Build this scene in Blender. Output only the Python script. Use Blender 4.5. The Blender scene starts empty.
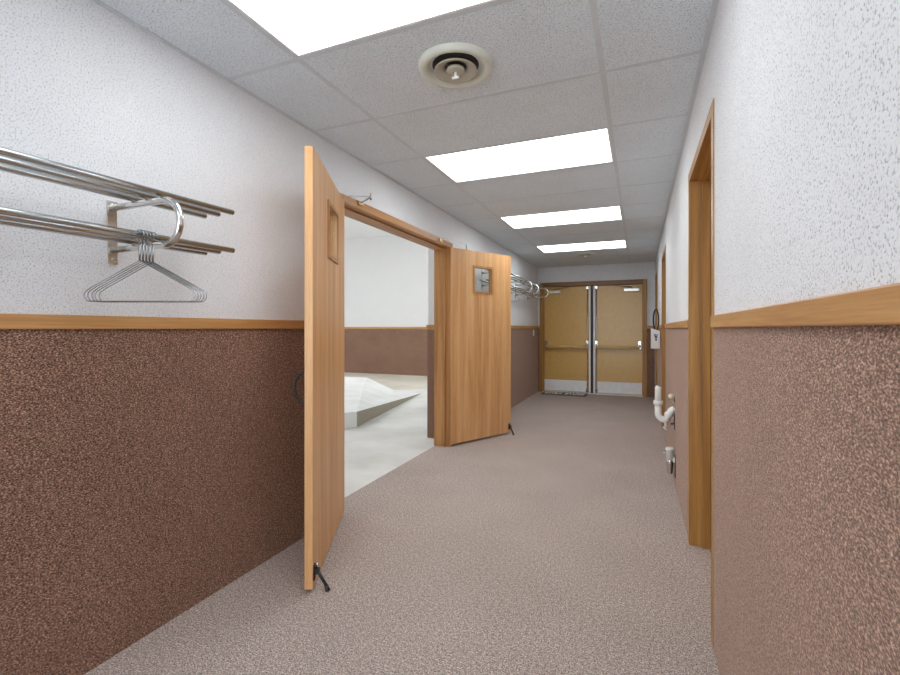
import bpy, bmesh, math, random
from mathutils import Vector, Matrix

S = bpy.context.scene
COL = S.collection
PI = math.pi
random.seed(4)

# ------------------------------------------------------------------ camera, world, exposure
EYE = 1.21
YAW = math.atan(189 / 455)
cam_d = bpy.data.cameras.new('camera')
cam_d.sensor_fit = 'HORIZONTAL'
cam_d.sensor_width = 36
cam_d.lens = 455 / 900 * 36
cam_d.shift_y = -9.0 / 900
cam_d.clip_start = 0.02
cam = bpy.data.objects.new('camera', cam_d)
COL.objects.link(cam)
cam.location = (0, 0, EYE)
cam.rotation_euler = (PI / 2, 0, YAW)
S.camera = cam

wd = bpy.data.worlds.new('world')
S.world = wd
wd.use_nodes = True
wd.node_tree.nodes['Background'].inputs[0].default_value = (0.8, 0.85, 0.9, 1)
wd.node_tree.nodes['Background'].inputs[1].default_value = 5.0  # added daylight fill, coming in by the invented open corridor end

S.view_settings.view_transform = 'Standard'
S.view_settings.look = 'None'
S.view_settings.gamma = 1
S.view_settings.exposure = 0.43
S.view_settings.use_curve_mapping = False
S.cycles.diffuse_bounces = 8
S.cycles.max_bounces = 14
S.cycles.sample_clamp_indirect = 6

CORRIDOR_LAMP = 5.2     # emission of the corridor light lenses
ROOM_FILL = 13.0         # emission of the unseen lights added to brighten the room beyond


# ------------------------------------------------------------------ mesh builder
class MB:
    def __init__(self):
        self.v, self.f, self.s = [], [], []

    def add(self, verts, faces, smooth=False, M=None):
        o = len(self.v)
        self.v += [tuple(M @ Vector(p)) if M else tuple(p) for p in verts]
        for q in faces:
            self.f.append([o + i for i in q])
            self.s.append(smooth)
        return self

    def box(self, x0, x1, y0, y1, z0, z1, M=None):
        x0, x1 = sorted((x0, x1)); y0, y1 = sorted((y0, y1)); z0, z1 = sorted((z0, z1))
        v = [(x0, y0, z0), (x1, y0, z0), (x1, y1, z0), (x0, y1, z0), (x0, y0, z1), (x1, y0, z1), (x1, y1, z1), (x0, y1, z1)]
        return self.add(v, [(0, 3, 2, 1), (4, 5, 6, 7), (0, 1, 5, 4), (1, 2, 6, 5), (2, 3, 7, 6), (3, 0, 4, 7)], False, M)

    def tube(self, pts, r, n=12, M=None, caps=True):
        pts = [Vector(p) for p in pts]
        rs = r if isinstance(r, (list, tuple)) else [r] * len(pts)
        t0 = (pts[1] - pts[0]).normalized()
        up = Vector((0, 0, 1)) if abs(t0.z) < 0.9 else Vector((1, 0, 0))
        nrm = (up - t0 * up.dot(t0)).normalized()
        vs, fs = [], []
        for i, p in enumerate(pts):
            if i == 0: t = t0
            elif i == len(pts) - 1: t = (pts[i] - pts[i - 1]).normalized()
            else: t = ((pts[i + 1] - pts[i]).normalized() + (pts[i] - pts[i - 1]).normalized()).normalized()
            nrm = (nrm - t * nrm.dot(t)).normalized()
            b = t.cross(nrm)
            for k in range(n):
                a = 2 * PI * k / n
                vs.append(p + (nrm * math.cos(a) + b * math.sin(a)) * rs[i])
        for i in range(len(pts) - 1):
            for k in range(n):
                fs.append((i * n + k, i * n + (k + 1) % n, (i + 1) * n + (k + 1) % n, (i + 1) * n + k))
        self.add(vs, fs, True, M)
        if caps:
            m = len(pts) - 1
            self.add(vs[:n], [tuple(range(n))[::-1]], False, M)
            self.add(vs[m * n:], [tuple(range(n))], False, M)
        return self

    def lathe(self, prof, n=40, M=None):
        vs, fs = [], []
        for (r, z) in prof:
            for k in range(n):
                a = 2 * PI * k / n
                vs.append((r * math.cos(a), r * math.sin(a), z))
        for i in range(len(prof) - 1):
            for k in range(n):
                fs.append((i * n + k, i * n + (k + 1) % n, (i + 1) * n + (k + 1) % n, (i + 1) * n + k))
        return self.add(vs, fs, True, M)

    def ball(self, c, r, n=14, squash=1.0):
        prof = [(max(1e-4, r * math.sin(PI * i / 8)), -r * squash * math.cos(PI * i / 8)) for i in range(9)]
        return self.lathe(prof, n, Matrix.Translation(c))

    def build(self, name, mat, parent=None, bevel=0, **tags):
        me = bpy.data.meshes.new(name)
        me.from_pydata(self.v, [], self.f)
        me.polygons.foreach_set('use_smooth', self.s)
        bm = bmesh.new(); bm.from_mesh(me)
        bmesh.ops.remove_doubles(bm, verts=bm.verts, dist=1e-6) if not bevel else None
        bmesh.ops.recalc_face_normals(bm, faces=bm.faces)
        bm.to_mesh(me); bm.free()
        me.materials.append(mat)
        o = bpy.data.objects.new(name, me)
        COL.objects.link(o)
        if parent: o.parent = parent
        if bevel:
            b = o.modifiers.new('bevel', 'BEVEL'); b.width = bevel; b.segments = 2; b.limit_method = 'ANGLE'
        tag(o, **tags)
        return o


def tag(o, label=None, cat=None, group=None, kind=None):
    if label: o['label'] = label
    if cat: o['category'] = cat
    if group: o['group'] = group
    if kind: o['kind'] = kind
    return o


def thing(name, label, cat, loc=(0, 0, 0), rz=0, group=None, kind=None):
    o = bpy.data.objects.new(name, None)
    o.empty_display_size = 0.05
    COL.objects.link(o)
    o.location = loc
    o.rotation_euler = (0, 0, rz)
    return tag(o, label, cat, group, kind)


def copy_tree(o, parent=None):
    c = o.copy(); COL.objects.link(c); c.parent = parent
    for ch in list(o.children): copy_tree(ch, c)
    return c


def arc(cx, cz, r, a0, a1, n=14, y=0):
    return [(cx + r * math.cos(a0 + (a1 - a0) * i / n), y, cz + r * math.sin(a0 + (a1 - a0) * i / n)) for i in range(n + 1)]


# ------------------------------------------------------------------ materials
def new_mat(name):
    m = bpy.data.materials.new(name); m.use_nodes = True
    nt = m.node_tree
    return m, nt, nt.nodes['Principled BSDF']


def N(nt, kind, **kw):
    n = nt.nodes.new(kind)
    for k, v in kw.items():
        if k in n.inputs.keys(): n.inputs[k].default_value = v
        else: setattr(n, k, v)
    return n


def ramp(nt, stops, interp='LINEAR'):
    r = nt.nodes.new('ShaderNodeValToRGB')
    r.color_ramp.interpolation = interp
    e = r.color_ramp.elements
    while len(e) < len(stops): e.new(0.5)
    for el, (p, c) in zip(e, stops):
        el.position = p
        el.color = (*c, 1) if len(c) == 3 else c
    return r


def srgb(r, g, b):
    f = lambda c: c / 12.92 if c <= 0.04045 else ((c + 0.055) / 1.055) ** 2.4
    return (f(r / 255), f(g / 255), f(b / 255))


def plain(name, col, rough=0.5, metal=0.0, **kw):
    m, nt, b = new_mat(name)
    b.inputs['Base Color'].default_value = (*col, 1)
    b.inputs['Roughness'].default_value = rough
    b.inputs['Metallic'].default_value = metal
    tc = N(nt, 'ShaderNodeTexCoord')
    n = N(nt, 'ShaderNodeTexNoise', Scale=14.0, Detail=3.0)
    nt.links.new(tc.outputs['Object'], n.inputs['Vector'])
    r = ramp(nt, [(0.3, tuple(c * 0.95 for c in col)), (0.7, tuple(min(1, c * 1.04) for c in col))])
    nt.links.new(n.outputs['Fac'], r.inputs[0]); nt.links.new(r.outputs[0], b.inputs['Base Color'])
    for k, v in kw.items(): b.inputs[k].default_value = v
    return m


def wood(name, dark, mid, light, axis='Z', rough=0.42, across=26.0, along=0.9):
    m, nt, b = new_mat(name)
    tc = N(nt, 'ShaderNodeTexCoord')
    def mapped(a, l):
        mp = N(nt, 'ShaderNodeMapping')
        sc = [a, a, a]; sc['XYZ'.index(axis)] = l
        mp.inputs['Scale'].default_value = sc
        nt.links.new(tc.outputs['Object'], mp.inputs['Vector'])
        return mp
    n1 = N(nt, 'ShaderNodeTexNoise', Scale=1.0, Detail=5.0, Distortion=0.9)
    nt.links.new(mapped(across, along).outputs[0], n1.inputs['Vector'])
    r1 = ramp(nt, [(0.28, dark), (0.5, mid), (0.74, light)])
    nt.links.new(n1.outputs['Fac'], r1.inputs[0])
    n2 = N(nt, 'ShaderNodeTexNoise', Scale=1.0, Detail=3.0)
    nt.links.new(mapped(240, 9).outputs[0], n2.inputs['Vector'])
    r2 = ramp(nt, [(0.3, (0.80, 0.78, 0.76)), (0.55, (1, 1, 1))])
    nt.links.new(n2.outputs['Fac'], r2.inputs[0])
    mx = N(nt, 'ShaderNodeMix', data_type='RGBA', blend_type='MULTIPLY')
    mx.inputs['Factor'].default_value = 0.7
    nt.links.new(r1.outputs[0], mx.inputs['A']); nt.links.new(r2.outputs[0], mx.inputs['B'])
    nt.links.new(mx.outputs['Result'], b.inputs['Base Color'])
    b.inputs['Roughness'].default_value = rough
    bp = N(nt, 'ShaderNodeBump', Strength=0.08, Distance=0.002)
    nt.links.new(n2.outputs['Fac'], bp.inputs['Height']); nt.links.new(bp.outputs[0], b.inputs['Normal'])
    return m


def carpet(name, dark, mid, light, scale=210.0, stretch=(1, 1, 1), sheen=0.0, sheen_col=(1, 1, 1), big=0.12, bump=0.5):
    m, nt, b = new_mat(name)
    tc = N(nt, 'ShaderNodeTexCoord')
    mp = N(nt, 'ShaderNodeMapping'); mp.inputs['Scale'].default_value = stretch
    nt.links.new(tc.outputs['Object'], mp.inputs['Vector'])
    n1 = N(nt, 'ShaderNodeTexNoise', Scale=scale, Detail=4.0, Roughness=0.75)
    nt.links.new(mp.outputs[0], n1.inputs['Vector'])
    r1 = ramp(nt, [(0.33, dark), (0.5, mid), (0.68, light)])
    nt.links.new(n1.outputs['Fac'], r1.inputs[0])
    n2 = N(nt, 'ShaderNodeTexNoise', Scale=2.2, Detail=4.0)
    nt.links.new(tc.outputs['Object'], n2.inputs['Vector'])
    r2 = ramp(nt, [(0.3, (1 - big,) * 3), (0.7, (1 + big,) * 3)])
    nt.links.new(n2.outputs['Fac'], r2.inputs[0])
    mx = N(nt, 'ShaderNodeMix', data_type='RGBA', blend_type='MULTIPLY')
    mx.inputs['Factor'].default_value = 1.0
    nt.links.new(r1.outputs[0], mx.inputs['A']); nt.links.new(r2.outputs[0], mx.inputs['B'])
    nt.links.new(mx.outputs['Result'], b.inputs['Base Color'])
    b.inputs['Roughness'].default_value = 0.95
    b.inputs['Specular IOR Level'].default_value = 0.1
    b.inputs['Sheen Weight'].default_value = sheen
    b.inputs['Sheen Roughness'].default_value = 0.5
    b.inputs['Sheen Tint'].default_value = (*sheen_col, 1)
    n3 = N(nt, 'ShaderNodeTexNoise', Scale=scale * 0.36, Detail=2.0)
    nt.links.new(mp.outputs[0], n3.inputs['Vector'])
    r3 = ramp(nt, [(0.32, (0.80, 0.79, 0.78)), (0.68, (1.18, 1.18, 1.18))])
    nt.links.new(n3.outputs['Fac'], r3.inputs[0])
    m3 = N(nt, 'ShaderNodeMix', data_type='RGBA', blend_type='MULTIPLY')
    m3.inputs['Factor'].default_value = 1.0
    nt.links.new(mx.outputs['Result'], m3.inputs['A']); nt.links.new(r3.outputs[0], m3.inputs['B'])
    nt.links.new(m3.outputs['Result'], b.inputs['Base Color'])
    bp = N(nt, 'ShaderNodeBump', Strength=bump, Distance=0.004)
    nt.links.new(n1.outputs['Fac'], bp.inputs['Height']); nt.links.new(bp.outputs[0], b.inputs['Normal'])
    return m


def pitted(name, col, pit_col, scale, lo, hi, bump=0.5, dist=0.004, rough=0.8, detail=3.0, stretch=(1, 1, 1), soft_scale=3.0, soft=0.03):
    """a surface with small pits: rough-sprayed plaster, fissured ceiling board"""
    m, nt, b = new_mat(name)
    tc = N(nt, 'ShaderNodeTexCoord')
    mp = N(nt, 'ShaderNodeMapping'); mp.inputs['Scale'].default_value = stretch
    nt.links.new(tc.outputs['Object'], mp.inputs['Vector'])
    n1 = N(nt, 'ShaderNodeTexNoise', Scale=scale, Detail=detail, Roughness=0.55)
    nt.links.new(mp.outputs[0], n1.inputs['Vector'])
    r1 = ramp(nt, [(lo, pit_col), (hi, col)])
    nt.links.new(n1.outputs['Fac'], r1.inputs[0])
    n2 = N(nt, 'ShaderNodeTexNoise', Scale=soft_scale, Detail=3.0)
    nt.links.new(tc.outputs['Object'], n2.inputs['Vector'])
    r2 = ramp(nt, [(0.3, (1 - soft,) * 3), (0.7, (1 + soft,) * 3)])
    nt.links.new(n2.outputs['Fac'], r2.inputs[0])
    mx = N(nt, 'ShaderNodeMix', data_type='RGBA', blend_type='MULTIPLY')
    mx.inputs['Factor'].default_value = 1.0
    nt.links.new(r1.outputs[0], mx.inputs['A']); nt.links.new(r2.outputs[0], mx.inputs['B'])
    nt.links.new(mx.outputs['Result'], b.inputs['Base Color'])
    b.inputs['Roughness'].default_value = rough
    b.inputs['Specular IOR Level'].default_value = 0.25
    bp = N(nt, 'ShaderNodeBump', Strength=bump, Distance=dist)
    nt.links.new(n1.outputs['Fac'], bp.inputs['Height']); nt.links.new(bp.outputs[0], b.inputs['Normal'])
    return m


def lens(name, strength):
    m = bpy.data.materials.new(name); m.use_nodes = True
    nt = m.node_tree; nt.nodes.clear()
    out = N(nt, 'ShaderNodeOutputMaterial')
    em = N(nt, 'ShaderNodeEmission'); em.inputs['Strength'].default_value = strength
    em.inputs['Color'].default_value = (0.94, 0.98, 1.0, 1)
    nt.links.new(em.outputs[0], out.inputs[0])
    return m


def glass(name):
    m = bpy.data.materials.new(name); m.use_nodes = True
    nt = m.node_tree; nt.nodes.clear()
    out = N(nt, 'ShaderNodeOutputMaterial')
    tr = N(nt, 'ShaderNodeBsdfTransparent'); tr.inputs['Color'].default_value = (0.93, 0.95, 0.95, 1)
    gl = N(nt, 'ShaderNodeBsdfGlossy', Roughness=0.02)
    mx = N(nt, 'ShaderNodeMixShader'); mx.inputs[0].default_value = 0.06
    nt.links.new(tr.outputs[0], mx.inputs[1]); nt.links.new(gl.outputs[0], mx.inputs[2])
    nt.links.new(mx.outputs[0], out.inputs[0])
    return m


M = {}
M['plaster'] = pitted('sprayed plaster', srgb(232, 234, 237), srgb(160, 161, 165), 210.0, 0.30, 0.46, bump=0.5, dist=0.004)  # grey pit colour paints in the shade inside the plaster pits
M['smooth_wall'] = pitted('smooth white wall', srgb(231, 231, 231), srgb(227, 227, 227), 40.0, 0.35, 0.5, bump=0.0, soft=0.008)
M['tile'] = pitted('fissured ceiling board', srgb(226, 236, 243), srgb(168, 172, 176), 190.0, 0.36, 0.46, bump=0.4, dist=0.003)
M['tbar'] = plain('painted ceiling bar', srgb(206, 214, 220), 0.5)
M['floor'] = carpet('taupe carpet', srgb(62, 50, 45), srgb(170, 156, 149), srgb(255, 240, 231), 185.0, big=0.05, bump=0.6)
M['wains'] = carpet('brown wall carpet', srgb(14, 7, 4), srgb(124, 92, 77), srgb(228, 190, 166), 270.0, stretch=(1, 0.6, 1.1), sheen=0.32, sheen_col=(1.0, 0.78, 0.66), big=0.08, bump=0.6)
M['oak_door'] = wood('oak veneer door', srgb(194, 140, 88), srgb(213, 162, 108), srgb(226, 181, 129), 'Z', across=15.0, along=0.7)
M['oak_v'] = wood('oak frame upright', srgb(158, 108, 58), srgb(182, 130, 76), srgb(200, 150, 96), 'Z')
M['oak_x'] = wood('oak frame head across', srgb(158, 108, 58), srgb(182, 130, 76), srgb(200, 150, 96), 'X')
M['oak_y'] = wood('oak frame head along', srgb(158, 108, 58), srgb(182, 130, 76), srgb(200, 150, 96), 'Y')
M['rail_x'] = wood('oak rail across', srgb(172, 122, 70), srgb(194, 145, 90), srgb(208, 162, 108), 'X')
M['rail_y'] = wood('oak rail along', srgb(172, 122, 70), srgb(194, 145, 90), srgb(208, 162, 108), 'Y')
M['dark_v'] = wood('brown stained frame', srgb(146, 102, 46), srgb(172, 126, 62), srgb(190, 146, 82), 'Z')
M['dark_y'] = wood('brown stained head', srgb(146, 102, 46), srgb(172, 126, 62), srgb(190, 146, 82), 'Y')
M['dark_x'] = wood('brown stained head across', srgb(112, 76, 34), srgb(134, 94, 46), srgb(150, 110, 60), 'X')
M['mustard'] = plain('mustard paint', srgb(212, 172, 98), 0.26)
M['mustard_bar'] = plain('mustard bar paint', srgb(222, 190, 126), 0.3)
M['kick'] = plain('pale aluminium sheet', srgb(238, 238, 240), 0.45, 0.0)
M['chrome'] = plain('chrome', (0.72, 0.71, 0.69), 0.16, 1.0)
M['satin'] = plain('satin steel', (0.62, 0.61, 0.58), 0.3, 1.0)
M['nickel'] = plain('nickel tube', (0.60, 0.64, 0.65), 0.22, 1.0)
M['plate'] = plain('nickel plate', (0.76, 0.75, 0.70), 0.25, 1.0)
M['wire'] = plain('hanger wire', (0.34, 0.35, 0.36), 0.2, 1.0)
M['brass'] = plain('dull brass', (0.55, 0.40, 0.20), 0.35, 1.0)
M['black'] = plain('black rubber', (0.018, 0.018, 0.02), 0.5)
M['cream'] = plain('cream enamel', srgb(216, 220, 208), 0.4)
M['cream_dark'] = plain('aged cream enamel', srgb(184, 180, 164), 0.45)
M['duct'] = plain('dark duct', (0.03, 0.027, 0.025), 0.7)
M['white_plastic'] = plain('white plastic', srgb(232, 231, 228), 0.35)
M['ivory'] = plain('ivory plastic', srgb(232, 214, 190), 0.4)
M['blue_mark'] = plain('slate blue print', srgb(70, 84, 112), 0.6)
M['grey_plastic'] = plain('grey plastic', srgb(120, 124, 130), 0.4)
M['mat'] = plain('grey mat', srgb(92, 92, 92), 0.95)
M['mat_light'] = plain('pale mat print', srgb(240, 240, 234), 0.95)
M['ramp'] = pitted('white painted ramp', srgb(230, 230, 228), srgb(224, 224, 221), 3.0, 0.35, 0.6, bump=0.0, rough=0.6)
M['ramp_side'] = plain('beige-grey ramp side', srgb(150, 142, 124), 0.8)  # ramp side in a darker beige-grey than its top
M['room_floor'] = pitted('pale concrete floor', srgb(226, 224, 220), srgb(204, 202, 196), 1.6, 0.32, 0.62, bump=0.0, rough=0.55, detail=6)
M['beige_floor'] = pitted('beige floor tone', srgb(208, 202, 188), srgb(196, 190, 176), 2.0, 0.35, 0.6, bump=0.04, rough=0.6)  # far strip in a beiger tone than the rest of the floor
M['lens'] = lens('lit corridor lens', CORRIDOR_LAMP)
M['room_fill_lens'] = lens('added room fill lens', ROOM_FILL)
M['lamp_frame'] = plain('white lamp frame', srgb(240, 240, 240), 0.4)
M['glass'] = glass('window glass')

# ------------------------------------------------------------------ the corridor shell
XL, XLB, XR, XRB = -1.80, -1.945, 0.263, 0.41      # faces and backs of the side walls
YE, YB = 8.76, -3.2                                # end wall, end behind the camera, opened for daylight fill
C = 2.382                                          # ceiling
RH = 3.67                                          # ceiling of the room beyond
ZR0, ZR1 = 1.208, 1.256                            # chair rail
D0, D1, DH = 2.465, 4.292, 2.045                   # double door opening


def struct(mb, name, mat, label, cat, parent=None, bevel=0):
    return mb.build(name, mat, parent, bevel, label=label, cat=cat, kind='structure')


struct(MB().box(XLB, XRB + 0.1, YB, YE + 0.2, -0.06, 0), 'floor', M['floor'], 'speckled taupe carpet running down the corridor', 'floor')

w = MB()
w.box(XLB, XL, YB, D0 - 0.05, 0, RH).box(XLB, XL, D1 + 0.05, YE, 0, RH).box(XLB, XL, D0 - 0.05, D1 + 0.05, DH + 0.03, RH)
wl = struct(w, 'wall_left', M['plaster'], 'rough white plaster corridor wall with the open double doors', 'wall')
g = 0.008
for a, b in ((YB, D0 - 0.06), (D1 + 0.06, YE)):
    tag(MB().box(XL, XL + g, a, b, 0, ZR0).build('wainscot', M['wains'], wl), 'brown carpet wall covering')

ROPEN = [(2.02, 2.862, 2.03), (5.36, 6.16, 2.045), (7.75, 8.60, 2.06)]    # doorways in the right wall
w = MB()
prev = YB
for a, b, h in ROPEN:
    w.box(XR, XRB, prev, a - 0.02, 0, C); w.box(XR, XRB, a - 0.02, b + 0.02, h + 0.02, C)
    prev = b + 0.02
w.box(XR, XRB, prev, YE + 0.2, 0, C)
wr = struct(w, 'wall_right', M['plaster'], 'rough white plaster corridor wall with brown door frames', 'wall')
segs = [(YB, ROPEN[0][0] - 0.05), (ROPEN[0][1] + 0.05, ROPEN[1][0] - 0.05), (ROPEN[1][1] + 0.05, ROPEN[2][0] - 0.05), (ROPEN[2][1] + 0.05, YE)]
for a, b in segs:
    tag(MB().box(XR - 0.003, XR, a, b, 0, ZR0 + 0.006).build('wainscot', M['wains'], wr), 'brown carpet wall covering')

EX0, EX1, EH = -1.76, 0.13, 2.083                  # outer edges of the end door frame
w = MB()
w.box(XL, EX0 + 0.03, YE, YE + 0.16, 0, C).box(EX1 - 0.03, XR, YE, YE + 0.16, 0, C).box(EX0 + 0.03, EX1 - 0.03, YE, YE + 0.16, EH - 0.03, C)
we = struct(w, 'wall_end', M['plaster'], 'white wall at the far end of the corridor around the mustard doors', 'wall')
tag(MB().box(XL + g, EX0, YE - g, YE, 0, ZR0).build('wainscot', M['wains'], we), 'brown carpet wall covering')
tag(MB().box(EX1, XR - g, YE - g, YE, 0, ZR0).build('wainscot', M['wains'], we), 'brown carpet wall covering')
struct(MB().box(XL, XR, YB - 0.12, YB, 2.2, C), 'wall_back', M['plaster'], 'white lintel over the unseen corridor end, opened to let in added daylight', 'wall')  # corridor end left open below as an added source of daylight

struct(MB().box(XRB + 0.1, XRB + 0.2, YB, YE + 0.2, -0.06, C + 0.34), 'leak_block', M['smooth_wall'], 'unseen slab added behind the closed side doors to stop light leaks', 'wall')  # unseen slab added to keep daylight from leaking round the side doors
struct(MB().box(XL, XR, YE + 0.22, YE + 0.32, -0.06, C), 'leak_block', M['dark_v'], 'dark unseen slab added behind the mustard doors to block daylight', 'wall')  # unseen slab added to block daylight in the gaps of the end doors

# chair rails
for i, (a, b, side) in enumerate([(YB, D0 - 0.06, 'left wall nearest the viewpoint'), (D1 + 0.06, YE - 0.02, 'left wall beyond the open double doors')]):
    struct(MB().box(XL, XL + 0.02, a, b, ZR0, ZR1), 'trim_%d' % (i + 1), M['rail_y'], 'oak chair rail on the ' + side, 'chair rail', bevel=0.003)
names = ['right wall nearest the viewpoint', 'right wall between the first and second door frames', 'right wall between the second and third door frames', 'right wall in the far corner']
for i, ((a, b), nm) in enumerate(zip(segs, names)):
    struct(MB().box(XR - 0.014, XR, a, b - (0.02 if i == 3 else 0), ZR0 + 0.006, ZR1 + 0.002), 'trim_%d' % (i + 3), M['rail_y'], 'oak chair rail on the ' + nm, 'chair rail', bevel=0.003)
struct(MB().box(XL, EX0, YE - 0.02, YE, ZR0, ZR1), 'trim_7', M['rail_x'], 'short oak chair rail left of the mustard doors', 'chair rail', bevel=0.002)
struct(MB().box(EX1, XR, YE - 0.02, YE, ZR0, ZR1), 'trim_8', M['rail_x'], 'short oak chair rail right of the mustard doors', 'chair rail', bevel=0.002)

# suspended ceiling: boards laid in a grid
PX = [XL, -1.372, -0.153, XR]
PY0, PITCH = 1.577, 0.6115
ys = [PY0 + PITCH * k for k in range(-7, 12)]
LIT = [PY0 + PITCH * k for k in (-1, 2, 5, 8, -4)]   # near edge of each light cell
LY = sorted(y for y in LIT)
mb = MB()
rows = [YB] + [y for y in ys if YB + 0.05 < y < YE - 0.05] + [YE]
for j in range(len(rows) - 1):
    for i in range(3):
        if i == 1 and any(abs(rows[j] - y) < 0.01 for y in LIT): continue
        mb.box(PX[i] + 0.002, PX[i + 1] - 0.002, rows[j] + 0.002, rows[j + 1] - 0.002, C + 0.0014, C + 0.02)
ceil = struct(mb, 'ceiling', M['tile'], 'grey fissured ceiling boards in a suspended grid above the corridor', 'ceiling')
gb = MB()
for x in PX[1:3]: gb.box(x - 0.012, x + 0.012, YB, YE, C, C + 0.004)
for y in rows[1:-1]:
    for i in range(3):
        a = PX[i] + (0.012 if i else 0); b = PX[i + 1] - (0.012 if i < 2 else 0)
        gb.box(a, b, y - 0.012, y + 0.012, C, C + 0.004)
gb.box(XL, XL + 0.02, YB, YE, C - 0.002, C + 0.004).box(XR - 0.02, XR, YB, YE, C - 0.002, C + 0.004)
gb.box(XL + 0.02, XR - 0.02, YE - 0.02, YE, C - 0.002, C + 0.004)
gb.build('ceiling_grid', M['tbar'], ceil)
struct(MB().box(XLB, XRB + 0.1, YB, YE + 0.2, C + 0.30, C + 0.34), 'ceiling', M['smooth_wall'], 'slab above the suspended ceiling', 'ceiling')

# ------------------------------------------------------------------ the room beyond the double doors
RX0, RY0, RY1 = -9.2, 0.2, 10.48
struct(MB().box(RX0, XLB, RY0, RY1, -0.06, -0.0005), 'floor', M['room_floor'], 'pale mottled floor of the room beyond the open double doors', 'floor')
w = MB()
bv = [(-9.1, 8.55, 0), (-6.2, 8.6, 0), (-5.2, 8.25, 0), (-4.5, 7.85, 0), (-4.25, 7.95, 0), (-3.6, 8.6, 0), (-2.0, 8.7, 0), (-2.0, 10.47, 0), (-9.1, 10.47, 0)]
n = len(bv)
w.add([(x, y, -0.002) for x, y, z in bv] + [(x, y, 0.001) for x, y, z in bv], [tuple(range(n))[::-1], tuple(range(n, 2 * n))] + [(i, (i + 1) % n, n + (i + 1) % n, n + i) for i in range(n)])
struct(w, 'floor', M['beige_floor'], 'beige strip of floor along the far wall of the next room', 'floor')
wf = struct(MB().box(RX0, XLB, RY1, RY1 + 0.15, 0, RH), 'wall_far', M['smooth_wall'], 'smooth white far wall of the room beyond the open double doors', 'wall')
tag(MB().box(RX0, XLB, RY1 - g, RY1, 0, ZR0 - 0.01).build('wainscot', M['wains'], wf), 'brown carpet wall covering')
struct(MB().box(RX0, XLB, RY1 - 0.025, RY1, ZR0 - 0.01, ZR1 - 0.005), 'trim_9', M['rail_x'], 'oak chair rail on the far wall of the next room', 'chair rail', bevel=0.003)
struct(MB().box(RX0 - 0.15, RX0, RY0 - 0.15, RY1 + 0.15, 0, RH), 'wall_side', M['smooth_wall'], 'white side wall of the next room, out of sight', 'wall')
struct(MB().box(RX0, XLB, RY0 - 0.15, RY0, 0, RH), 'wall_near', M['smooth_wall'], 'white near wall of the next room, out of sight', 'wall')
struct(MB().box(RX0 - 0.15, XLB, RY0 - 0.15, RY1 + 0.15, RH, RH + 0.1), 'ceiling', M['smooth_wall'], 'high white ceiling of the next room', 'ceiling')
# return wall beside the right jamb
ws = struct(MB().box(-2.16, XLB, 4.57, 4.85, 0, RH), 'wall_return', M['smooth_wall'], 'narrow white return wall beside the right jamb of the double doors', 'wall')
tag(MB().box(-2.168, XLB, 4.57 - g, 4.57, 0, ZR0 - 0.01).build('wainscot', M['wains'], ws), 'brown carpet wall covering')
struct(MB().box(-2.175, XLB, 4.57 - 0.02, 4.57, ZR0 - 0.01, ZR1 - 0.005), 'trim_10', M['rail_x'], 'short oak chair rail on the narrow return wall', 'chair rail')

# low white platform with a sloping end
z = 0.188
V = [(-4.7, 3.05, z), (-3.20, 4.72, z), (-5.24, 8.1, z), (-7.4, 7.95, z), (-7.4, 3.05, z), (-3.75, 7.62, 0.002), (-4.36, 7.73, 0.002)]
G = [(x, y, -0.001) for x, y, _ in V]
k = len(V)
F = [(0, 1, 2, 3, 4), (1, 5, 6), (1, 6, 2),
     (k, k + 1, 1, 0), (k + 1, k + 5, 5, 1), (k + 5, k + 6, 6, 5), (k + 6, k + 2, 2, 6), (k + 2, k + 3, 3, 2), (k + 3, k + 4, 4, 3), (k + 4, k, 0, 4), (k + 4, k + 3, k + 2, k + 6, k + 5, k + 1, k)]
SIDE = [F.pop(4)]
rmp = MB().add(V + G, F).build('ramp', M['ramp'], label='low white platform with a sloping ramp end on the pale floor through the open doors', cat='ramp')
MB().add([(V + G)[i] for i in SIDE[0]], [(0, 1, 2, 3)]).build('side_face', M['ramp_side'], rmp)


# ------------------------------------------------------------------ ceiling lights
def ceiling_light(label):
    t = thing('ceiling_light', label, 'ceiling light', group='lights in the corridor ceiling')
    hx, hy = 0.597, 0.293
    f = MB()
    f.box(-hx, hx, -hy, -hy + 0.009, 0.001, 0.05).box(-hx, hx, hy - 0.009, hy, 0.001, 0.05)
    f.box(-hx, -hx + 0.009, -hy + 0.009, hy - 0.009, 0.001, 0.05).box(hx - 0.009, hx, -hy + 0.009, hy - 0.009, 0.001, 0.05)
    f.box(-hx, hx, -hy, hy, 0.05, 0.06)
    f.build('frame', M['lamp_frame'], t)
    l = MB().box(-hx + 0.009, hx - 0.009, -hy + 0.009, hy - 0.009, 0.006, 0.014)
    l.build('lens', M['lens'], t)
    return t


lx = (PX[1] + PX[2]) / 2
proto = ceiling_light('lit ceiling light cut by the top of the picture, nearest the viewpoint')
light_labels = ['lit ceiling light behind the viewpoint', None,
                'second lit ceiling light, the first one seen whole, just beyond the round vent',
                'third lit ceiling light from the viewpoint, level with the open right-hand door',
                'smallest lit ceiling light, nearest the far mustard doors']
for y, lab in zip(LY, light_labels):
    o = proto if lab is None else copy_tree(proto)
    o.location = (lx, y + PITCH / 2, C)
    if lab: o['label'] = lab

rl = thing('ceiling_light', 'long ceiling light in the next room, out of sight', 'ceiling light', (-7.2, 3.0, RH - 0.06), group='fill lights added in the next room')
MB().box(-1.5, 1.5, -0.3, 0.3, 0.02, 0.06).build('frame', M['lamp_frame'], rl)
MB().box(-1.45, 1.45, -0.25, 0.25, 0.0, 0.02).build('lens', M['room_fill_lens'], rl)
for x, y in ((-7.2, 6.2),):
    o = copy_tree(rl); o.location = (x, y, RH - 0.06)


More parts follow.
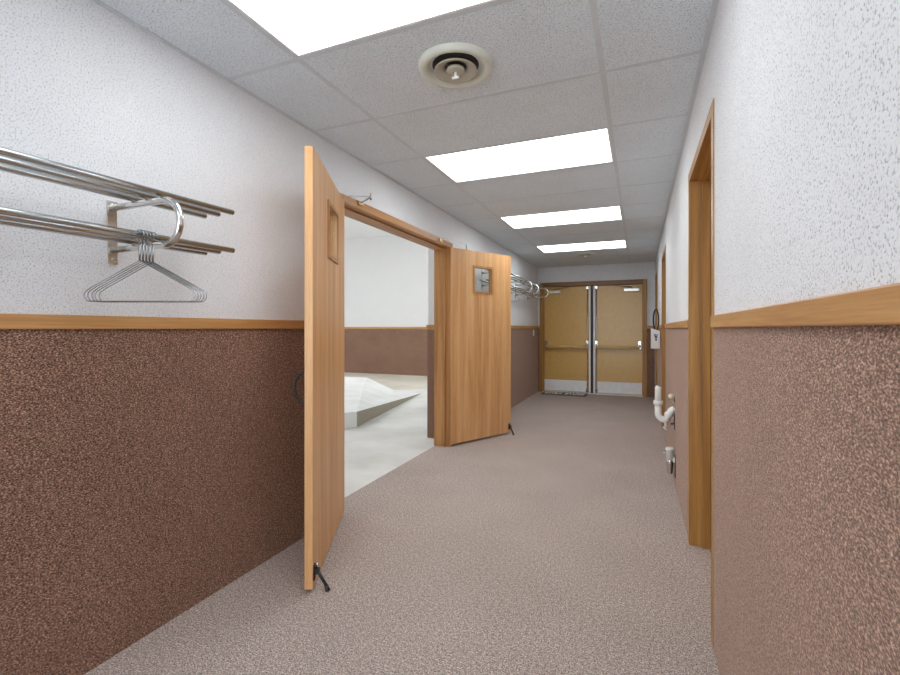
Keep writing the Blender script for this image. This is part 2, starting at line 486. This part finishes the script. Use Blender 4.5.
# ------------------------------------------------------------------ round vents
def round_vent(label, loc, r):
    t = thing('ceiling_vent', label, 'ceiling vent', loc, group='round vents in the corridor ceiling')
    s = r / 0.166
    P = lambda pr: [(a * s, b * s) for a, b in pr]
    MB().lathe(P([(0.166, 0.0), (0.164, -0.012), (0.152, -0.022), (0.136, -0.022), (0.124, -0.012), (0.108, 0.006), (0.104, 0.012), (0.104, 0.02), (0.166, 0.02), (0.166, 0.0)]), 56).build('rim', M['cream'], t)
    MB().lathe(P([(0.0005, 0.0), (0.104, 0.0), (0.104, 0.016), (0.0005, 0.016)]), 40).build('duct', M['duct'], t)
    MB().lathe(P([(0.05, -0.006), (0.064, -0.012), (0.09, -0.026), (0.096, -0.026), (0.094, -0.019), (0.066, -0.003), (0.05, -0.001), (0.05, -0.006)]), 48).build('cone', M['cream_dark'], t)
    MB().lathe(P([(0.0005, -0.028), (0.034, -0.028), (0.042, -0.022), (0.04, -0.014), (0.02, -0.002), (0.0005, -0.002)]), 36).build('centre_disc', M['cream_dark'], t)
    kb = MB().tube([(0, 0, -0.028 * s), (0, 0, -0.052 * s)], 0.006 * s, 10)
    kb.tube([(-0.016 * s, 0, -0.052 * s), (0.016 * s, 0, -0.052 * s)], 0.006 * s, 10)
    kb.build('knob', M['white_plastic'], t)
    return t


round_vent('round cream ceiling vent with concentric cones beside the nearest ceiling light', (-0.756, 1.885, C - 0.0005), 0.166)
round_vent('small far round ceiling vent just beyond the smallest ceiling light', (-0.775, 7.41, C - 0.0005), 0.14)


# ------------------------------------------------------------------ open double doors
fr = MB()
FX0, FX1 = XLB - 0.01, XL + 0.024
fr.box(FX0, FX1, D0 - 0.06, D0, 0, DH + 0.04).box(FX0, FX1, D1, D1 + 0.06, 0, DH + 0.04)
fr.box(FX0, XL - 0.03, D0, D0 + 0.014, 0, DH - 0.01).box(FX0, XL - 0.03, D1 - 0.014, D1, 0, DH - 0.01)
f1 = struct(fr, 'trim_11', M['oak_v'], 'oak frame around the open double doors in the left wall', 'door frame', bevel=0.002)
MB().box(FX0, FX1 + 0.001, D0, D1, DH - 0.012, DH + 0.041).box(FX0, XL - 0.03, D0 + 0.014, D1 - 0.014, DH - 0.027, DH - 0.012).build('head', M['oak_y'], f1, 0.002)


def slab_hole(w, z0, z1, y0, y1, hx0, hx1, hz0, hz1):
    xs, zs = [0, hx0, hx1, w], [z0, hz0, hz1, z1]
    v, f = [], []
    for y in (y0, y1):
        for zz in zs:
            for x in xs: v.append((x, y, zz))
    idx = lambda s, i, j: s * 16 + j * 4 + i
    for s in (0, 1):
        for j in range(3):
            for i in range(3):
                if i == 1 and j == 1: continue
                f.append((idx(s, i, j), idx(s, i + 1, j), idx(s, i + 1, j + 1), idx(s, i, j + 1)))
    for i in range(3):
        for j in (0, 3): f.append((idx(0, i, j), idx(0, i + 1, j), idx(1, i + 1, j), idx(1, i, j)))
    for j in range(3):
        for i in (0, 3): f.append((idx(0, i, j), idx(0, i, j + 1), idx(1, i, j + 1), idx(1, i, j)))
    f += [(idx(0, 1, 1), idx(0, 2, 1), idx(1, 2, 1), idx(1, 1, 1)), (idx(0, 1, 2), idx(0, 2, 2), idx(1, 2, 2), idx(1, 1, 2)),
          (idx(0, 1, 1), idx(0, 1, 2), idx(1, 1, 2), idx(1, 1, 1)), (idx(0, 2, 1), idx(0, 2, 2), idx(1, 2, 2), idx(1, 2, 1))]
    return MB().add(v, f)


def oak_door(name, label, hinge, free, sgn, win):
    """leaf along local x from the hinge; the face seen lies at y = 0, the leaf goes back sgn * 38 mm"""
    dx, dy = free[0] - hinge[0], free[1] - hinge[1]
    t = thing(name, label, 'door', (hinge[0], hinge[1], 0), math.atan2(dy, dx), kind='structure')
    T = 0.036 * sgn
    W = 0.903
    x0, x1, z0, z1 = win
    b = 0.022
    slab_hole(W, 0.024, 2.04, 0, T, x0 + b, x1 - b, z0 + b, z1 - b).build('leaf', M['oak_door'], t)
    wf = MB()
    ya, yb = -0.008 * sgn, T + 0.008 * sgn
    for (A, B) in ((ya, 0.0), (T, yb)):
        wf.box(x0, x1, A, B, z0, z0 + b).box(x0, x1, A, B, z1 - b, z1).box(x0, x0 + b, A, B, z0 + b, z1 - b).box(x1 - b, x1, A, B, z0 + b, z1 - b)
    wf.build('window_frame', M['oak_v'], t)
    MB().box(x0 + b, x1 - b, T / 2 - 0.003, T / 2 + 0.003, z0 + b, z1 - b).build('glass_pane', M['glass'], t)
    for hz in (0.28, 1.0, 1.77):
        h = MB().tube([(-0.004, T - 0.004 * sgn, hz - 0.05), (-0.004, T - 0.004 * sgn, hz + 0.05)], 0.007, 10)
        h.box(-0.003, 0.0005, 0.004 * sgn, T - 0.004 * sgn, hz - 0.05, hz + 0.05)
        h.build('hinge', M['brass'], t)
    # curved pull on the face towards the wall
    px = W - 0.07
    pl = MB()
    pts = [(px, T, 0.845)] + [(px, T + sgn * 0.062 * math.sin(PI * i / 12), 0.935 - 0.078 * math.cos(PI * i / 12)) for i in range(13)] + [(px, T, 0.985)]
    pl.tube(pts[1:-1], 0.006, 10)
    pl.build('pull_handle', M['black'], t)
    # kick-down holder near the free edge of the face seen
    hd = thing('door_holder', None, None); hd.parent = t
    hd.location = (W - 0.028, 0, 0)
    q = -sgn
    MB().box(-0.014, 0.014, 0, q * 0.006, 0.055, 0.125).box(-0.011, 0.011, q * 0.006, q * 0.026, 0.082, 0.104).build('mounting_plate', M['black'], hd)
    MB().tube([(0, q * 0.016, 0.104), (0, q * 0.016, 0.135)], 0.006, 8).build('release_pin', M['chrome'], hd)
    MB().tube([(0, q * 0.018, 0.09), (0.003, q * 0.058, 0.022)], 0.0075, 10).build('arm', M['black'], hd)
    MB().tube([(0.003, q * 0.055, 0.026), (0.004, q * 0.064, 0.003)], [0.009, 0.012], 12).build('rubber_foot', M['black'], hd)
    return t


HL, FL = (-1.775, 2.478), (-1.370, 1.670)
HRt, FRt = (-1.775, 4.292), (-1.362, 5.09)
dl = oak_door('door_1', 'oak door with small window standing open nearest the viewpoint, seen almost edge on', HL, FL, -1, (0.262, 0.56, 1.59, 1.895))
dr = oak_door('door_2', 'wide open oak door with a small square window, the farther leaf of the pair', HRt, FRt, 1, (0.312, 0.612, 1.583, 1.885))

# hold-open stays above the doors
st = thing('door_stay', 'thin steel hold-open stay from the header to the near oak door', 'door stay', (-1.776, 2.655, 2.095), group='hold-open stays above the double doors')
MB().box(0, 0.012, -0.03, 0.03, -0.035, -0.012).build('bracket', M['brass'], st)
MB().tube([(0.012, 0.0, -0.02), (0.07, 0.03, 0.02)], 0.006, 8).tube([(0.07, 0.03, 0.0), (0.07, 0.03, 0.045)], 0.007, 8).build('arm', M['satin'], st)
MB().tube([(0.07, 0.03, 0.022), (0.045, -0.14, -0.012), (0.03, -0.19, -0.03)], 0.004, 8).build('rod', M['satin'], st)
st = thing('door_stay', 'thin steel hold-open stay from the header to the top of the farther oak door', 'door stay', (-1.774, 4.02, 2.075), group='hold-open stays above the double doors')
MB().box(0, 0.012, -0.03, 0.03, -0.025, 0.0).build('bracket', M['brass'], st)
MB().tube([(0.012, 0.0, 0.002), (0.028, 0.06, 0.016), (0.095, 0.452, 0.016), (0.0985, 0.466, 0.008)], 0.005, 8).build('rod', M['satin'], st)
MB().tube([(0.0985, 0.466, 0.016), (0.0985, 0.466, -0.036)], 0.008, 8).build('arm', M['satin'], st)


# ------------------------------------------------------------------ doorways in the right wall
for i, ((a, b, h), nm) in enumerate(zip(ROPEN, ['nearest doorway in the right wall', 'second doorway in the right wall, behind the drain pipe', 'last doorway in the right wall, in the far corner'])):
    f = MB()
    x0, x1 = XR - 0.005, XRB + 0.005
    c = 0.05
    f.box(x0, XR + 0.001, a - c, a, 0, h + c).box(x0, XR + 0.001, b, b + c, 0, h + c)                     # casing
    f.box(XR, x1, a - 0.018, a, 0, h).box(XR, x1, b, b + 0.018, 0, h)                                     # jamb linings
    f.box(XR + 0.062, XR + 0.098, a, a + 0.016, 0, h - 0.012).box(XR + 0.06, XR + 0.098, b - 0.018, b, 0, h - 0.012)
    t = struct(f, 'trim_%d' % (12 + i), M['dark_v'], 'brown wooden frame of the ' + nm, 'door frame', bevel=0.0015)
    MB().box(x0, XR + 0.001, a, b, h, h + c).box(XR, x1, a - 0.018, b + 0.018, h, h + 0.018).box(XR + 0.062, XR + 0.098, a, b, h - 0.012, h).build('head', M['dark_y'], t, 0.0015)
    d = thing('door_%d' % (3 + i), 'closed brown door set back in the ' + nm, 'door', (XR + 0.10, b, 0), 0, kind='structure')
    MB().box(0, 0.04, -(b - a) + 0.003, -0.003, 0.012, h - 0.003).build('leaf', M['dark_v'], d)
    kn = MB().lathe([(0.001, 0), (0.03, 0), (0.03, 0.006), (0.012, 0.01), (0.012, 0.03), (0.026, 0.04), (0.026, 0.055), (0.001, 0.062)], 20, Matrix.Translation((0, -(b - a) + 0.07, 0.95)) @ Matrix.Rotation(-PI / 2, 4, 'Y'))
    kn.build('knob', M['brass'], d)
    if i == 0: MB().box(-0.016, -0.002, -(b - a) + 0.0, -(b - a) + 0.003, 0.93, 1.0).build('strike_plate', M['brass'], t).location = d.location

# ------------------------------------------------------------------ mustard doors at the end
f = MB()
FW = 0.078
f.box(EX0, EX0 + FW - 0.02, YE - 0.03, YE + 0.14, 0, EH).box(EX1 - FW + 0.02, EX1, YE - 0.03, YE + 0.14, 0, EH)
f.box(EX0 + FW - 0.02, EX0 + FW, YE + 0.0, YE + 0.03, 0, EH - FW).box(EX1 - FW, EX1 - FW + 0.02, YE + 0.0, YE + 0.03, 0, EH - FW)
f15 = struct(f, 'trim_15', M['dark_v'], 'brown frame around the mustard double doors', 'door frame', bevel=0.002)
MB().box(EX0 + FW - 0.02, EX1 - FW + 0.02, YE - 0.03, YE + 0.14, EH - FW, EH).build('head', M['dark_x'], f15, 0.002)
XM = -0.805
MB().box(XM - 0.026, XM + 0.026, YE + 0.03, YE + 0.09, 0, EH - FW).build('centre_post', M['black'], f15)
MB().box(EX0 + FW - 0.02, EX1 - FW + 0.02, YE - 0.02, YE + 0.13, 0, 0.012).build('threshold', M['kick'], f15)


def end_door(name, label, x0, x1, inner):
    """inner = +1 when the free edge is at x1, -1 when at x0"""
    y = YE + 0.035
    t = thing(name, label, 'door', (x0 if inner > 0 else x1, y, 0), 0, kind='structure')
    W = x1 - x0
    s = inner
    X = lambda d: s * d                                     # distance from the hinge edge
    MB().box(X(0.002), X(W), 0, 0.045, 0.02, 2.0).build('leaf', M['mustard'], t, 0.002)
    MB().box(X(0.006), X(W - 0.07), -0.003, 0, 0.03, 0.236).build('kick_plate', M['kick'], t)
    MB().box(X(W - 0.03), X(W), -0.006, 0.0, 0.02, 2.0).build('edge_strip', M['kick'], t)
    rod = thing('vertical_rod', None, None); rod.parent = t
    MB().tube([(X(W - 0.055), -0.03, 0.06), (X(W - 0.055), -0.03, 1.96)], 0.009, 10).build('rod', M['satin'], rod)
    MB().box(X(W - 0.078), X(W - 0.034), -0.05, 0, 1.935, 1.995).build('top_latch', M['chrome'], rod, 0.004)
    MB().box(X(W - 0.078), X(W - 0.034), -0.05, 0, 0.025, 0.095).build('bottom_latch', M['chrome'], rod, 0.004)
    MB().box(X(W - 0.07), X(W - 0.04), -0.042, 0, 0.60, 0.615).box(X(W - 0.07), X(W - 0.04), -0.042, 0, 1.40, 1.415).build('rod_guide', M['satin'], rod)
    pb = thing('panic_bar', None, None); pb.parent = t
    MB().tube([(X(0.05), -0.085, 0.865), (X(W - 0.05), -0.085, 0.865)], 0.027, 14).build('bar', M['mustard_bar'], pb)
    for d, nm in ((0.045, 'hinge_case'), (W - 0.055, 'latch_case')):
        MB().box(X(d - 0.026), X(d + 0.026), -0.05, 0, 0.84, 0.985).build(nm, M['chrome'], pb, 0.006)
        MB().tube([(X(d), -0.04, 0.92), (X(d), -0.085, 0.865)], 0.017, 12).build('lever_arm', M['satin'], pb)
    cl = thing('door_closer', None, None); cl.parent = t
    MB().box(X(0.05), X(0.31), -0.06, 0, 1.875, 1.93).build('closer_body', M['satin'], cl, 0.006)
    MB().tube([(X(0.19), -0.035, 1.93), (X(0.19), -0.035, 1.965)], 0.02, 14).build('spindle', M['chrome'], cl)
    MB().tube([(X(0.19), -0.035, 1.955), (X(0.47), -0.09, 1.975), (X(0.24), -0.035, 2.025)], 0.009, 8).build('closer_arm', M['dark_x'], cl)
    return t


end_door('door_6', 'left mustard metal door with panic bar, the grey mat in front of it', EX0 + FW - 0.004, XM - 0.024, 1)
end_door('door_7', 'right mustard metal door with panic bar at the corridor end', XM + 0.024, EX1 - FW + 0.004, -1)

# mat with pale lettering in front of the left mustard door
t = thing('door_mat', 'thin grey mat with pale worn lettering before the left mustard door', 'mat', (-1.27, 8.55, 0))
MB().box(-0.40, 0.40, -0.19, 0.17, 0.0, 0.012).build('backing', M['mat'], t, 0.003)
lt = MB()
rnd = random.Random(3)
x = -0.35
while x < 0.33:
    wd_ = rnd.choice((0.05, 0.06, 0.075))
    if abs(x + 0.02) < 0.03: x += 0.04; continue
    sl = rnd.uniform(-0.03, 0.04)
    hgt = rnd.uniform(0.09, 0.13)
    for k in range(2):
        xx = x + k * (wd_ - 0.022)
        Mx = Matrix(((1, sl * 4, 0, 0), (0, 1, 0, 0), (0, 0, 1, 0), (0, 0, 0, 1)))
        lt.box(xx, xx + 0.026, -hgt, hgt, 0.0115, 0.014, Mx)
    lt.box(x, x + wd_, rnd.uniform(-0.06, 0.04), rnd.uniform(0.045, 0.08), 0.0115, 0.014, Matrix.Translation((sl * 0.1, 0, 0)))
    x += wd_ + 0.022
lt.build('lettering', M['mat_light'], t)


# ------------------------------------------------------------------ coat racks and hangers
def coat_rack(label, y0, y1, brackets, dz, group):
    t = thing('coat_rack', label, 'coat rack', (XL, y0, 1.45 + dz), group=group)
    bz = 1.45
    xo = [0.275, 0.198, 0.12]
    for x in xo:
        MB().tube([(x, 0, 1.681 - bz), (x, y1 - y0, 1.681 - bz)], 0.0108, 14).build('shelf_rail', M['nickel'], t)
    for x in xo:
        MB().tube([(x, 0, 1.527 - bz), (x, y1 - y0, 1.527 - bz)], 0.0108, 14).build('hanging_rail', M['nickel'], t)
    for by in brackets:
        y = by - y0
        b = MB()
        zt, zb = 1.658 - bz, 1.504 - bz
        r = (zt - zb) / 2
        pts = [(0.004, y, zt), (0.15, y, zt)] + [(0.288 + r * math.cos(a), y, (zt + zb) / 2 + r * math.sin(a)) for a in [PI / 2 - PI * i / 18 for i in range(19)]] + [(0.15, y, zb), (0.004, y, zb)]
        b.tube(pts, 0.0118, 16)
        bo = b.build('bracket', M['chrome'], t)
        MB().box(0.0, 0.006, y - 0.018, y + 0.018, 0.003, 0.237).build('wall_plate', M['plate'], bo, 0.002)
        for sz in (0.02, 0.12, 0.22): MB().ball((0.0065, y, sz), 0.006, 10).build('screw', M['satin'], bo)
    return t


near_rack = coat_rack('long chrome coat rack on the left wall nearest the viewpoint, wire hangers at its end', -0.55, 1.372, (1.075, -0.25), 0, 'chrome coat racks on the left wall')
near_rack.rotation_euler.x = 0.016
near_rack.location.z -= 0.0307
coat_rack('chrome coat rack mounted high on the left wall beyond the open oak doors', 4.95, 7.9, (5.35, 6.55, 7.02, 7.84), 0.237, 'chrome coat racks on the left wall')


def hanger_obj():
    h = MB()
    R = 0.0018
    hk = 0.0145
    # hook over the rail (rail centre at the origin), twisted neck, triangle of wire; the plane is x-z
    pts = [(hk * math.cos(a), 0, 0.0 + hk * math.sin(a)) for a in [-0.45 + (PI + 1.2) * i / 16 for i in range(17)]]
    pts += [(0.0, 0, -0.034)]
    h.tube(pts, R, 8)
    t = thing('coat_hanger', '', 'hanger', group='wire hangers on the near coat rack')
    h.build('hook', M['wire'], t)
    MB().tube([(0, 0, -0.03), (0, 0, -0.088)], 0.0034, 8).build('neck', M['wire'], t)
    w_, zt, zs, zb = 0.168, -0.086, -0.185, -0.226
    loop = [(0, 0, zt), (-w_ + 0.012, 0, zs + 0.012)]
    loop += [(-w_ + 0.004 + 0.019 * math.cos(a) , 0, (zs + zb) / 2 + 0.004 + 0.020 * math.sin(a)) for a in [PI * 0.62 + (PI * 0.85) * i / 8 for i in range(9)]]
    right = [(-x, y, z_) for x, y, z_ in reversed(loop)]
    h2 = MB().tube(loop + right, R, 8)
    h2.build('frame', M['wire'], t)
    return t


hp = hanger_obj()
lab = ['chrome wire hanger hooked closest to the rack bracket, first of five', 'second chrome wire hanger from the bracket on the near coat rack',
       'middle chrome wire hanger of the five on the near coat rack', 'fourth chrome wire hanger from the bracket on the near coat rack',
       'chrome wire hanger hooked farthest from the bracket, last of five']
for i in range(5):
    o = hp if i == 0 else copy_tree(hp)
    o.location = (XL + 0.275, 1.040 - 0.011 * i, 1.5216)
    o.rotation_euler = (0, 0, YAW + math.radians((-0.3, 0.3, 0, 0.4, 0.1)[i]))
    o['label'] = lab[i]
o = copy_tree(hp)
o.location = (XL + 0.275, 5.42, 1.527 + 0.237); o.rotation_euler = (0, 0, 0.1)
o['label'] = 'wire hanger on the far coat rack, half hidden by the open oak door'
o['group'] = 'wire hanger on the far coat rack'

# ------------------------------------------------------------------ pipes on the right wall
YP = 4.0
t = thing('drain_trap', 'white plastic drain trap standing out of the right wall with its pipe end open', 'drain pipe', (XR - 0.003, YP, 0.415))
X = lambda x: x - (XR - 0.003)
p = MB()
p.tube([(X(0.150), 0, 0.330), (X(0.142), 0, 0.315), (X(0.141), 0, 0.30), (X(0.141), 0, 0.19)], [0.023, 0.0245, 0.0245, 0.0245], 18)
p.build('tailpiece', M['white_plastic'], t)
MB().lathe([(0.024, 0.187), (0.034, 0.187), (0.036, 0.195), (0.036, 0.213), (0.033, 0.22), (0.024, 0.22)], 20, Matrix.Translation((X(0.141), 0, 0))).build('slip_nut', M['white_plastic'], t)
bend = [(X(0.141), 0, 0.19), (X(0.141), 0, 0.115)] + [(X(0.141) + 0.045 - 0.045 * math.cos(a), 0, 0.115 - 0.045 * math.sin(a)) for a in [0.2 + 1.6 * i / 10 for i in range(11)]]
bend += [(X(0.205), 0, 0.092), (X(0.222), 0, 0.125), (X(0.236), 0, 0.148), (X(0.25), 0, 0.156), (X(0.2625), 0, 0.158)]
MB().tube(bend, 0.0245, 18).build('trap_bend', M['white_plastic'], t)
MB().lathe([(0.025, -0.012), (0.031, -0.012), (0.031, 0.012), (0.025, 0.012)], 18, Matrix.Translation((X(0.214), 0, 0.108)) @ Matrix.Rotation(0.5, 4, 'Y')).build('slip_nut', M['white_plastic'], t)
MB().lathe([(0.026, 0), (0.055, 0), (0.053, 0.006), (0.03, 0.012), (0.026, 0.012)], 24, Matrix.Translation((0.001, 0, 0.158)) @ Matrix.Rotation(-PI / 2, 4, 'Y')).build('escutcheon', M['chrome'], t)
MB().box(-0.003, 0, -0.05, 0.05, 0.0, 0.24).build('dark_plate', M['duct'], t)  # flat near-black plate paints the shade inside a wall cutout
MB().tube([(-0.002, 0.02, 0.04), (-0.03, 0.015, 0.035), (-0.034, 0.012, 0.09), (-0.005, 0.02, 0.12)], 0.007, 8).build('supply_loop', M['satin'], t)

t = thing('wall_plug', 'ivory ball-shaped plug on the wall just above the drain trap', 'pipe plug', (XR - 0.003, YP - 0.02, 0.675))
MB().ball((-0.026, 0, 0), 0.022, 16).build('cap', M['ivory'], t)
MB().tube([(0, 0, 0), (-0.012, 0, 0)], 0.012, 12).tube([(-0.012, 0, -0.004), (-0.012, 0, -0.03)], 0.007, 8).build('stub', M['satin'], t)

t = thing('pipe_clip', 'small white broken plastic fitting hanging under the drain trap', 'pipe fitting', (0.196, YP, 0.415))
MB().tube([(0, 0, 0.05), (0.002, 0, 0.012)], 0.011, 10).build('stem', M['white_plastic'], t)
MB().tube([(-0.016, 0, 0.014), (0.014, 0, -0.012)], 0.009, 10).build('crosspiece', M['white_plastic'], t)

YV = 3.92
t = thing('stop_valve', 'white and chrome shut-off valve low on the right wall below the drain trap', 'valve', (XR - 0.003, YV, 0.11))
t.scale = (1.2, 1.2, 1.2)
MB().lathe([(0.001, 0.066), (0.022, 0.066), (0.022, 0.128), (0.026, 0.13), (0.026, 0.142), (0.022, 0.146), (0.001, 0.146)], 20, Matrix.Translation((-0.032, 0, 0))).build('handle', M['white_plastic'], t)
MB().lathe([(0.001, -0.022), (0.013, -0.022), (0.016, -0.016), (0.024, 0.06), (0.022, 0.066), (0.001, 0.066)], 20, Matrix.Translation((-0.032, 0, 0))).build('body', M['chrome'], t)
MB().tube([(-0.014, 0, 0.07), (0.0, 0, 0.07)], 0.02, 16).build('stub', M['white_plastic'], t)
MB().box(-0.004, 0, -0.03, 0.03, -0.04, 0.10).build('dark_plate', M['duct'], t)  # flat near-black plate on the wall behind the valve
MB().tube([(-0.05, 0, 0.112), (-0.075, 0.0, 0.106)], 0.0045, 8).build('lever', M['satin'], t)

# ------------------------------------------------------------------ far fittings
YB2 = 6.33
t = thing('wall_box', 'white wall box with a dark blue mark beside the second right doorway', 'wall box', (XR - 0.018, YB2, 0.955))
bx = MB()
bx.add([(-0.105, 0, 0), (0, 0, 0), (0, 0.09, 0), (-0.105, 0.09, 0), (-0.105, 0, 0.26), (0, 0, 0.222), (0, 0.09, 0.222), (-0.105, 0.09, 0.26)], [(0, 3, 2, 1), (4, 5, 6, 7), (0, 1, 5, 4), (1, 2, 6, 5), (2, 3, 7, 6), (3, 0, 4, 7)])
bx.build('case', M['white_plastic'], t, 0.004)
mk = MB()
mk.box(-0.068, -0.05, -0.002, 0, 0.16, 0.185).box(-0.062, -0.03, -0.002, 0, 0.135, 0.16).box(-0.056, -0.036, -0.002, 0, 0.10, 0.13).box(-0.044, -0.026, -0.002, 0, 0.165, 0.18)
mk.build('printed_mark', M['blue_mark'], t)
t = thing('cable_loop', 'black cable loop hung on the wall above the white wall box', 'cable', (XR - 0.018, YB2, 1.20))
lp = [(-0.045 + 0.032 * math.cos(a), 0.04, 0.12 + 0.135 * math.sin(a)) for a in [2 * PI * i / 30 for i in range(31)]]
MB().tube(lp, 0.008, 8).build('cable', M['black'], t)
MB().tube([(a[0] * 0.85 - 0.004, 0.055, a[2] * 0.94 + 0.008) for a in lp], 0.0065, 8).build('cable', M['grey_plastic'], t)
MB().tube([(0.0, 0.045, 0.25), (-0.05, 0.045, 0.25)], 0.006, 8).build('peg', M['satin'], t)

t = thing('light_switch', 'small white switch on the left wall covering near the mustard doors', 'switch', (XL + g, 8.31, 1.075))
MB().box(0, 0.007, -0.035, 0.035, 0, 0.115).build('cover_plate', M['white_plastic'], t, 0.002)
MB().box(0.007, 0.018, -0.006, 0.006, 0.045, 0.07).build('toggle', M['ivory'], t)
